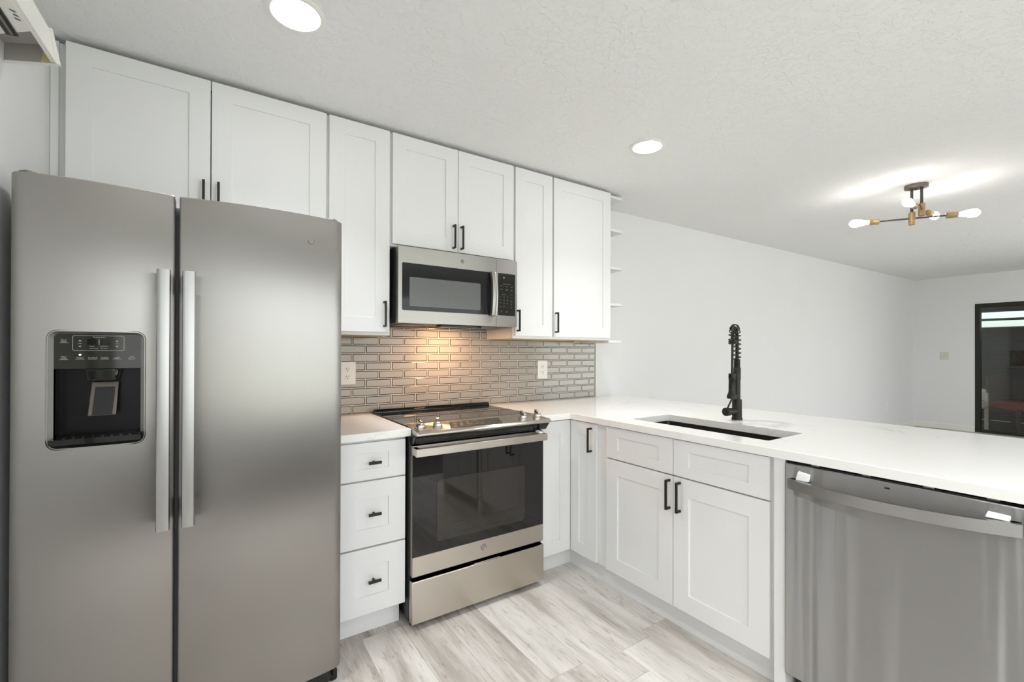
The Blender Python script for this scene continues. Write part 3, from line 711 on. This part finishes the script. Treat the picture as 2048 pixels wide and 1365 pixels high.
# ------------------------------------------------------------------ faucet
FX, FY, FZ = 1.5243, -1.3075, .9142
t = thing('faucet', 'matte black spring kitchen faucet with pull-down spray head', 'faucet', (FX, FY, FZ))
def fp(d_, z): return Vector((FX, FY, FZ+z))+Vector(d_)
MB().lathe([(.0265, 0), (.0265, .010), (.0238, .013), (.0238, .104), (.022, .1075), (.0165, .1078), (.0165, .21), (.0180, .211), (.0180, .272), (.016, .274)], (FX, FY, FZ), n=32).build('body', 'blackmetal', t)
rb = MB()
for i in range(9): rb.lathe([(.0138, 0), (.0158, .001), (.0158, .0036), (.0138, .0046)], (FX, FY, FZ+.2741+i*.005), n=24)
rb.build('ribbed_collar', 'blackmetal', t)
sd = Vector((-.94, -.34, 0)).normalized(); AR, zs, ze = .061, .318, .420
path = [Vector((FX, FY, FZ+zs+(ze-zs)*i/30)) for i in range(31)]
path += [Vector((FX, FY, FZ+ze))+sd*(AR*(1-math.cos(R(a))))+Vector((0, 0, AR*math.sin(R(a)))) for a in range(4, 181, 4)]
MB().tube(path, .0085, 12).build('hose', 'blackmetal', t)
# spring
acc = [0.]
for a, c in zip(path, path[1:]): acc.append(acc[-1]+(c-a).length)
tot = acc[-1]; side = sd.cross(Vector((0, 0, 1)))
def at_len(s_):
    for i in range(len(path)-1):
        if acc[i+1] >= s_:
            q = (s_-acc[i])/(acc[i+1]-acc[i]); return path[i].lerp(path[i+1], q), (path[i+1]-path[i]).normalized()
    return path[-1], (path[-1]-path[-2]).normalized()
coil = []; turns = 13; N = turns*16
for i in range(N+1):
    s_ = tot*i/N; p, d_ = at_len(s_); nrm = side.cross(d_).normalized(); a = 2*math.pi*turns*i/N
    coil.append(p+(side*math.cos(a)+nrm*math.sin(a))*.0178)
MB().tube(coil, .0027, 6).build('spring', 'blackmetal', t)
pe = path[-1]
nut = MB(); nut.lathe([(.015, 0), (.0190, .002), (.0190, .007), (.0172, .009), (.0190, .011), (.0190, .017), (.0172, .019), (.0190, .021), (.016, .025)], pe-Vector((0, 0, .025)), n=24); nut.build('hose_nut', 'blackmetal', t)
hb = pe+sd*.010+Vector((0, 0, -.172))
MB().tube([pe-Vector((0, 0, .02)), pe-Vector((0, 0, .09))+sd*.004, hb+Vector((0, 0, -.005))], .0058, 12).build('hose', 'blackmetal', t)
sh = MB(); sh.lathe([(.0150, 0), (.0165, .002), (.0165, .028), (.0155, .029), (.0155, .088), (.0175, .100), (.0230, .110), (.0230, .124), (.019, .127), (0, .127)], hb, (sd*.06+Vector((0, 0, -1))), 28)
sh = sh.build('spray_head', 'blackmetal', t)
MB().box((hb.x-.0175, hb.y-.004, hb.z-.024), (hb.x-.0155, hb.y+.004, hb.z-.006)).build('spray_button', 'gloss', t)
MB().tube([fp((0, 0, 0), .238), hb+Vector((0, 0, -.02))], .0045, 10).build('holder_arm', 'blackmetal', t)
hd = Vector((-.985, .17, 0)).normalized()
MB().cyl(fp(hd*.015, .0455), fp(hd*.060, .0455), .0185, 24).cyl(fp(hd*.0605, .0455), fp(hd*.086, .0455), .0215, 28).build('valve_hub', 'blackmetal', t, bevel=.0015)
MB().tube([fp(hd*.072, .060), fp(hd*.050, .092), fp(hd*.030, .125)], .0042, 10).build('lever', 'blackmetal', t)

# ------------------------------------------------------------------ dishwasher
t = thing('dishwasher', 'stainless steel dishwasher with bowed bar handle, under the peninsula', 'dishwasher', (1.25, -2.11, 0))
U0, U1 = 1.8095, 2.4125
MB().box((U0, .10, -1.58), (U1, .868, -.985), TP).build('tub_body', 'black', t, bevel=.002)
dd = MB().box((U0+.0005, .112, -.984), (U1-.0005, .8705, -.9505), TP).build('door', 'steelV', t, bevel=.003)
MB().box((U0+.004, .8706, -.984), (U1-.004, .8755, -.956), TP).build('control_strip', 'gloss', t, bevel=.001, segs=1)
for u in (1.905, 2.05, 2.20, 2.33): MB().box((u-.012, .8756, -.976), (u+.012, .8775, -.962), TP).build('top_button', 'chrome', t, smooth=False)
MB().box((2.100, .8495, -.9504), (2.113, .8545, -.9498), TP).build('vent_mark', 'black', t, smooth=False)
MB().box((U0+.012, .004, -1.05), (U1-.012, .098, -1.012), TP).build('toe_panel', 'black', t, bevel=.002)
hm = MB(); va = []; n_ = 30
for i in range(n_+1):
    q = i/n_; u = 1.830+(2.386-1.830)*q; bow = .020*(1-(2*q-1)**2); zl = .0
    wv = -.928+bow; zb_ = .7835+.014*q-.010*(1-(2*q-1)**2)
    va.append([hm.b.verts.new(TP(u, z, ww)) for z, ww in ((zb_, wv-.009), (zb_+.002, wv), (zb_+.036, wv+.001), (zb_+.038, wv-.009))])
for A, B in zip(va, va[1:]):
    for j in range(4): hm.face([A[j], A[(j+1) % 4], B[(j+1) % 4], B[j]])
hm.face(va[0][::-1]); hm.face(va[-1])
for u, zb_ in ((1.833, .7835), (2.365, .797)): hm.box((u, zb_+.001, -.951), (u+.018, zb_+.037, -.930), TP)
hm.build('door_handle', 'bar', dd, ang=28, label='bowed flat stainless handle')
def wedge(pts8, label):
    return tag(MB().hexa(pts8).build('packing_wedge', 'foam', bevel=.002), label, 'packing foam', 'white packing wedges on appliance handles')
wedge([TP(u, z, w_) for u, z, w_ in ((1.853, .8215, -.950), (1.893, .8215, -.950), (1.893, .8195, -.935), (1.853, .8195, -.935), (1.858, .851, -.950), (1.896, .846, -.950), (1.896, .840, -.938), (1.858, .846, -.938))], 'white packing wedge at left end of the dishwasher handle')
wedge([TP(u, z, w_) for u, z, w_ in ((2.318, .8345, -.950), (2.363, .8345, -.950), (2.363, .8325, -.935), (2.318, .8325, -.935), (2.322, .848, -.950), (2.364, .846, -.950), (2.364, .843, -.938), (2.322, .845, -.938))], 'white packing wedge at right end of the dishwasher handle')

# ------------------------------------------------------------------ range
t = thing('range', 'stainless steel slide-in electric range with black glass cooktop', 'range', (.355, -.36, 0))
RX0, RX1 = -.0235, .7335
MB().box((RX0+.004, -.640, .03), (RX1-.0025, -.03, .878)).box((-.0095, -.640, .8782), (.7385, -.03, .9154)).build('body', 'black', t, bevel=.003)
ctp = MB().box((-.0085, -.585, .9155), (.7365, -.04, .9195)).build('cooktop', 'cook', t, bevel=.001, segs=1, label='black glass cooktop')
for x, y, r in ((.17, -.44, .105), (.56, -.44, .09), (.17, -.19, .075), (.56, -.19, .105)):
    mb = MB(); ringframe(mb, [(x+r*math.cos(a*.1309), y+r*math.sin(a*.1309)) for a in range(48)], [(x+(r-.0012)*math.cos(a*.1309), y+(r-.0012)*math.sin(a*.1309)) for a in range(48)], .9195, .9197, TI)
    mb.build('burner_ring', 'dark', ctp, smooth=False)
MB().prism([(-.088, .9196), (-.086, .932), (-.078, .939), (-.050, .939), (-.040, .925), (-.040, .9196)], -.0085, .7365, lambda u, v, h: (h, u, v)).build('rear_trim', 'gloss', t, bevel=.001, label='raised black rear trim')
# bezel: slopes to the front lip
cb = MB(); b_ = cb.b
pf = [(-.573, .9225), (-.715, .9085), (-.727, .8985), (-.727, .892), (-.715, .888), (-.60, .888), (-.573, .9200)]
A = [b_.verts.new((-.0065, y, z)) for y, z in pf[:1]]+[b_.verts.new((-.0145 if y < -.65 else -.0065, y, z)) for y, z in pf[1:6]]+[b_.verts.new((-.0065, *pf[6]))]
B = [b_.verts.new((.7345, y, z)) for y, z in pf[:1]]+[b_.verts.new((.7440 if y < -.65 else .7345, y, z)) for y, z in pf[1:6]]+[b_.verts.new((.7345, *pf[6]))]
cb.face(A[::-1]); cb.face(B)
for i in range(7): cb.face([A[i], A[(i+1) % 7], B[(i+1) % 7], B[i]])
cp = cb.build('control_bezel', 'steelR', t, bevel=.0015, label='sloped stainless control bezel')
def zb(y): return .9225+(y+.573)/(-.142)*(-.014)
nb = Vector((0, -.0986, .995)).normalized()
for x, y, q in ((.026, -.657, 12), (.113, -.657, -8), (.604, -.657, 10), (.700, -.657, 5)):
    o_ = Vector((x, y, zb(y)))
    kn = MB().lathe([(.0235, .0005), (.0235, .004), (.0215, .005), (.0210, .016), (.0195, .0185), (0, .0185)], o_, nb, 28).build('control_knob', 'chrome', t, label='chrome control knob')
    dx = Vector((math.cos(R(80+q)), math.sin(R(80+q)), 0)); dx = (dx-nb*dx.dot(nb)).normalized(); dy = nb.cross(dx)
    P_ = lambda a, c, h: o_+dx*a+dy*c+nb*h
    MB().hexa([P_(-.0215, -.0080, .0186), P_(.0215, -.0080, .0186), P_(.0215, .0080, .0186), P_(-.0215, .0080, .0186), P_(-.0210, -.0070, .029), P_(.0212, -.0070, .0385), P_(.0212, .0070, .0385), P_(-.0210, .0070, .029)]).build('knob_grip', 'chrome', kn, bevel=.0012)
Tb = lambda u, v, h: tuple(Vector((u, v, zb(v)))+nb*h)
dp = MB(); dp.prism([(.2010, -.597), (.4890, -.597), (.4420, -.712), (.1540, -.712)][::-1], .0002, .0010, Tb)
pm = dp; sk_ = .41
for r_ in range(4):
    for c_ in range(3):
        v = -.615-r_*.024; pm.box((.222+c_*.035+(v+.597)*sk_*-0+(v+.597)*.41, v-.003, .0011), (.238+c_*.035+(v+.597)*.41, v+.003, .0013), Tb, 1)
for r_ in range(4):
    for c_ in range(4):
        v = -.615-r_*.024; letter(pm, str((r_*4+c_) % 10), .011, .365+c_*.026+(v+.597)*.41, v, .0013, Tb, 1)
letter(pm, '12:00', .018, .325, -.622, .0013, Tb, 1)
for c_ in range(3): pm.box((.31+c_*.03+(-.672+.597)*.41, -.676, .0011), (.326+c_*.03+(-.672+.597)*.41, -.670, .0013), Tb, 1)
pm.build('touch_display', ['panelgloss', 'textdim'], t, smooth=False, fix=False, label='black touch control display with pale symbols')
MB().prism([(-.645, .8875), (-.712, .8875), (-.680, .848), (-.645, .848)], -.0155, .7425, lambda u, v, h: (h, u, v)).build('vent_panel', 'gloss', t, bevel=.001)
RW = .675
od = thing_door = MB()
od.box((-.0165, .2430, .641), (.7290, .3320, RW), TB); od.box((-.0165, .332, .641), (.7290, .8005, RW-.006), TB); od.box((-.0165, .8005, .641), (.7290, .8395, RW), TB)
od = od.build('oven_door', 'steelR', t, bevel=.0012, segs=1)
MB().box((-.0160, .3325, RW-.0059), (.7285, .8000, RW-.0004), TB).build('oven_glass', 'ovenglass', od, bevel=.0006, segs=1, label='dark reflective oven door glass')
MB().prism(rrect(.103, .380, .604, .668, .016), RW-.0003, RW+.0001, TB).build('oven_window', 'ovenwin', od, smooth=False)
wl = MB(); ringframe(wl, rrect(.1025, .3795, .6045, .6685, .0165), rrect(.1045, .3815, .6025, .6665, .015), RW-.0002, RW+.0004, TB); 
for z in (.45, .405): wl.box((.115, z, RW+.0001), (.592, z+.0018, RW+.0003), TB)
wl.build('rack_lines', 'dark', od, smooth=False)
hb_ = MB(); va = []
for i in range(21):
    q = i/20; x = -.0205+.7330*q; y = .731
    va.append([hb_.b.verts.new(TB(x, z, ww)) for z, ww in ((.7985, y-.010), (.7990, y), (.8010, y+.0015), (.8320, y+.0015), (.8345, y), (.8350, y-.014))])
for A, B in zip(va, va[1:]):
    for j in range(6): hb_.face([A[j], A[(j+1) % 6], B[(j+1) % 6], B[j]])
hb_.face(va[0][::-1]); hb_.face(va[-1])
for x in (-.018, .690): hb_.box((x, .8005, RW), (x+.020, .834, .724), TB)
hb_.build('door_handle', 'steelR', od, ang=28, label='wide flat stainless handle')
for x in (.17, .33, .49, .63): MB().box((x, .8397, .655), (x+.09, .8412, .672), TB).build('door_vent', 'black', od, smooth=False)
badge(.3555, .2955, RW, .0160, od)
dw = MB().box((-.0195, .0300, .641), (.7300, .2240, RW+.005), TB).build('storage_drawer', 'steelR', t, bevel=.004)
MB().box((.30, .2242, .645), (.45, .2275, RW+.003), TB).build('drawer_lip', 'steelR', dw, bevel=.001, segs=1)
for x in (.012, .700):
    for y in (-.615, -.08): MB().cyl((x, y, 0), (x, y, .012), .018).cyl((x, y, .012), (x, y, .032), .008).build('levelling_foot', 'stainless_foot', t)
wedge([TB(u, z, w_) for u, z, w_ in ((.668, .8396, .690), (.694, .8396, .690), (.694, .8365, .722), (.668, .8365, .722), (.664, .848, .686), (.685, .850, .686), (.690, .845, .715), (.668, .845, .715))], 'white packing wedge at right end of the oven handle')

# ------------------------------------------------------------------ microwave
t = thing('microwave', 'stainless over-the-range microwave with black glass door', 'microwave', (.38, -.2, 1.4165))
MX0, MX1, MZ0, MZ1, MW = .0145, .7475, 1.4165, 1.8105, .390
MB().box((MX0+.0005, MZ0+.010, .012), (MX1-.0005, MZ1-.001, .352), TB).build('body', 'dark', t, bevel=.002)
bt = MB().box((MX0+.004, MZ0+.001, .014), (MX1-.004, MZ0+.0098, .352), TB).build('bottom_panel', 'black', t)
for x in (.075, .555): MB().box((x, MZ0-.003, .10), (x+.13, MZ0+.0008, .27), TB).build('grease_filter', 'filter', bt, bevel=.001, segs=1)
MB().box((.27, MZ0-.012, .285), (.53, MZ0+.0008, .345), TB).build('lamp_housing', 'gloss', bt, bevel=.004)
MB().box((.36, MZ0-.0022, .17), (.46, MZ0+.0008, .23), TB).build('cooktop_lamp', 'hood', bt, bevel=.001, segs=1, label='lit warm cooktop lamp')
md = MB(); ringframe(md, rrect(MX0, MZ0, .6012, MZ1, .003), rrect(.0345, 1.4815, .5870, 1.7275, .008), .3535, MW, TB)
md = md.build('microwave_door', 'steelM', t, ang=28, label='stainless framed door')
MB().prism(rrect(.0345, 1.4815, .5870, 1.7275, .008), .356, MW-.0012, TB).build('door_glass', 'mwglass', md, smooth=False)
MB().prism(rrect(.075, 1.5045, .497, 1.656, .007), MW-.0011, MW-.0007, TB).build('viewing_window', 'mwwin', md, smooth=False)
hm = MB(); va = []
for i in range(25):
    q = i/24; z = 1.4765+(1.7275-1.4765)*q; bow = .016*(1-(2*q-1)**2); wv = MW+.024+bow
    va.append([hm.b.verts.new(TB(u, z, ww)) for u, ww in ((.553, wv-.012), (.557, wv), (.575, wv+.004), (.590, wv), (.594, wv-.012))])
for A, B in zip(va, va[1:]):
    for j in range(5): hm.face([A[j], A[(j+1) % 5], B[(j+1) % 5], B[j]])
hm.face(va[0][::-1]); hm.face(va[-1])
for z in (1.4775, 1.7035): hm.box((.562, z, MW+.0001), (.586, z+.022, MW+.022), TB)
hm.build('door_handle', 'steelM', md, ang=28, label='curved stainless handle')
badge(.3805, 1.7705, MW, .0105, md)
pf = MB(); ringframe(pf, rrect(.6030, MZ0, MX1, MZ1, .003), rrect(.6130, 1.4815, .7345, 1.7300, .005), .3535, MW, TB)
pf = pf.build('control_frame', 'steelM', t, ang=28)
pn = MB().prism(rrect(.6130, 1.4815, .7345, 1.7300, .005), .356, MW-.0010, TB).build('keypad', 'panelgloss', pf, smooth=False, label='black keypad with white lettering')
kl = MB(); W_ = MW-.0006
def kx(px): return .6130+(px-200)/(605-200)*.1215
def kz_(py): return 1.7300-(py-90)/(1150-90)*.2485
for txt, s_, px, py in [('CONVENIENCE COOKING', .0055, 405, 355), ('Popcorn', .0058, 285, 405), ('Beverage', .0058, 405, 415), ('Reheat', .0058, 520, 420), ('Potato', .0058, 285, 490), ('Cook', .0058, 405, 485), ('Defrost', .0055, 405, 508), ('Add', .0055, 520, 490), ('30 Sec', .0055, 520, 512), ('EXPRESS COOK', .0048, 340, 622),
        ('Timer', .0052, 518, 612), ('On/Off', .0048, 518, 690), ('Power', .0052, 518, 770), ('Level', .0052, 518, 790), ('Vent', .0052, 518, 845), ('Fan', .0052, 518, 865), ('Light', .0052, 518, 935), ('Clear', .006, 285, 1030), ('Off', .006, 285, 1060), ('Start', .006, 400, 1040), ('Pause', .0056, 400, 1065), ('Clock', .0052, 262, 925), ('Set', .0052, 420, 935)]:
    letter(kl, txt, s_, kx(px), kz_(py), W_, sx=.85)
for i, dg_ in enumerate('123456789'): letter(kl, dg_, .0105, kx(265+78*(i % 3)), kz_(680+80*(i//3)), W_)
letter(kl, '0', .0105, kx(343), kz_(922), W_)
kl.build('keypad_lettering', 'textdim', pf, smooth=False, fix=False)
MB().lathe([(.0014, -.0002), (.0014, .0003), (0, .0004)], TB(kx(338), kz_(198), W_), (0, -1, 0), 12).build('indicator_light', 'led', pf)

# ------------------------------------------------------------------ recessed downlights
def downlight(x, y, label):
    t = thing('recessed_light', label, 'ceiling light', (x, y, ZC), 'recessed ceiling lights')
    r_ = .078
    MB().lathe([(r_+.018, -.0004), (r_+.018, -.003), (r_+.008, -.008), (r_, -.006), (r_, -.0004)], (x, y, ZC), n=48).build('trim_ring', 'plastic', t)
    MB().lathe([(r_-.0005, -.0006), (r_-.0005, -.0055), (0, -.0060)], (x, y, ZC), n=48).build('lens', 'lens', t)
    sl = bpy.data.lights.new('downlight_beam', 'SPOT'); sl.energy = (D1W*(1.4 if x < 0 else .85)) if y > -2 else D2W; sl.spot_size = R(112); sl.spot_blend = 1.0; sl.shadow_soft_size = .07; sl.color = (.975, .985, 1)
    so = bpy.data.objects.new('downlight_beam', sl); COL.objects.link(so); so.parent = t; so.location = (0, 0, -.014)
downlight(-.537, -.918, 'bright round recessed light nearest the refrigerator, cut by the top edge')
downlight(1.264, -.934, 'bright round recessed light above the peninsula end of the kitchen')
downlight(-.55, -3.1, 'bright round recessed light behind the viewer')  # this one and the next are unseen, added to brighten from behind
downlight(.75, -3.1, 'bright round recessed light behind the dishwasher end of the kitchen')

# ------------------------------------------------------------------ ceiling lamp
LZ = zc(3.34)
t = thing('ceiling_lamp', 'four-bulb ceiling lamp with crossed dark rods and tan sockets', 'ceiling light', (3.34, -1.572, LZ))
d2 = Vector((.38, -.925, 0)).normalized()
cn = MB(); pr = []
for a in range(40):
    q = 2*math.pi*a/40; pr.append((3.34+.050*math.cos(q)*d2.y*-1+.066*math.sin(q)*d2.x, -1.572+.050*math.cos(q)*d2.x+.066*math.sin(q)*d2.y))
cn.prism(pr, LZ-.028, LZ-.0008); cn.build('canopy', 'canopy', t, bevel=.003)
MB().lathe([(.008, 0), (.008, -.004), (.004, -.010), (0, -.010)], (3.34, -1.572, LZ-.0282), n=16).build('canopy_nut', 'rod', t)
def bulb(p, d_, rod0):
    """socket and bulb at the end of a rod; p = socket start, d_ = direction"""
    d_ = Vector(d_).normalized(); p = Vector(p)
    MB().lathe([(.006, -.006), (.019, -.002), (.021, 0), (.021, .055), (.019, .058)], p, d_, 24).build('socket', 'brass', t, label='tan cylindrical socket')
    bl = MB().lathe([(.0125, .0585), (.0135, .068), (.016, .080), (.022, .101), (.0265, .122), (.028, .138), (.0255, .155), (.018, .167), (.008, .1735), (0, .1745)], p, d_, 24).build('bulb', 'bulb', t, label='lit pear-shaped bulb')
h1, h2 = Vector((3.335, -1.549, 2.219)), Vector((3.352, -1.598, 2.274))
for h in (h1, h2):
    MB().cyl((h.x, h.y, h.z), (h.x, h.y, LZ-.028), .0085, 14).build('stem', 'rod', t)
    MB().lathe([(.015, -.045), (.019, -.045), (.019, .040), (.015, .040)], h, n=24).build('hub', 'brass', t, label='tan cylindrical hub')
da = Vector((.546, -.838, 0))
MB().tube([h1-da*.22, h1+da*.22], .0055, 10).build('rod', 'rod', t); MB().tube([h2-Vector((.16, .03, 0)), h2+Vector((.16, .03, 0))], .0055, 10).build('rod', 'rod', t)
bulb(h1-da*.190, -da, 0); bulb(h1+da*.190, da, 0)
db = Vector((1, -.02, 0)).normalized()
bulb(h2-db*.13, -db, 0); bulb(h2+db*.13, db, 0)

# ------------------------------------------------------------------ light box high on the left wall
t = thing('light_box', 'white open-bottomed light box high on the left wall near the ceiling', 'light fixture', (-1.20, -1.2, 2.1))
def q4(A, B, th, name, m_, **k):
    """slab between bottom edge A (two points) and top edge B (two points), thickness vector th"""
    th = Vector(th); p = [Vector(x) for x in (A[0], A[1])]; r_ = [Vector(x) for x in (B[0], B[1])]
    return MB().hexa([p[0], p[1], p[1]+th, p[0]+th, r_[0], r_[1], r_[1]+th, r_[0]+th]).build(name, m_, t, smooth=False, **k)
q4(((-1.1925, -1.75, 2.1), (-1.1495, -.7997, 2.1)), ((-1.183, -1.75, 2.1625), (-1.1515, -.868, 2.1625)), (-.012, 0, 0), 'side_panel', 'plastic')
q4(((-1.1500, -.8030, 2.099), (-1.1420, -.7960, 2.099)), ((-1.1515, -.868, 2.1625), (-1.1445, -.868, 2.1625)), (0, .010, 0), 'end_cap', 'trimw')
q4(((-1.2695, -.7385, 2.1), (-1.1510, -.7990, 2.1)), ((-1.2695, -.7385, 2.16), (-1.1510, -.7990, 2.16)), (.003, .010, 0), 'end_board', 'boxshade')
q4(((-1.2695, -.7390, 2.0975), (-1.1510, -.7995, 2.0975)), ((-1.2695, -.7390, 2.0998), (-1.1510, -.7995, 2.0998)), (.003, .010, 0), 'end_edge', 'plastic')  # highlight along the lower rim, set as a white strip
q4(((-1.1850, -.7818, 2.1005), (-1.1625, -.7935, 2.1005)), ((-1.1780, -.7855, 2.143), (-1.1640, -.7928, 2.143)), (-.0003, -.0006, 0), 'glue_stain', 'glue', label='yellowed glue stain')
MB().prism([(-1.2695, -1.75), (-1.1960, -1.75), (-1.1640, -.803), (-1.2695, -.7490)], 2.145, 2.160).build('underside', 'boxshade', t, smooth=False)
MB().prism([(-1.2420, -1.75), (-1.2050, -1.75), (-1.1640, -.948), (-1.1930, -.925), (-1.2400, -.885)], 2.098, 2.1445).build('lamp_housing', 'plastic', t, bevel=.002)
MB().prism([(-1.2390, -1.75), (-1.2150, -1.75), (-1.1985, -.908), (-1.2225, -.900)], 2.0950, 2.0979).build('lamp_slot', 'black', t, smooth=False, label='dark slot')
MB().prism([(-1.2270, -1.75), (-1.2220, -1.75), (-1.2060, -.915), (-1.2110, -.915)], 2.0915, 2.0949).build('lamp_tube', 'grey', t, smooth=False)
st = MB()
for i in range(3):
    y = -1.030+i*.017; st.prism([(-1.185+.003*(i % 2), y), (-1.176, y+.004), (-1.174, y+.010), (-1.183, y+.007)], 2.0970, 2.0979)
st.build('label_print', 'tealprint', t, smooth=False, label='small teal printed label')
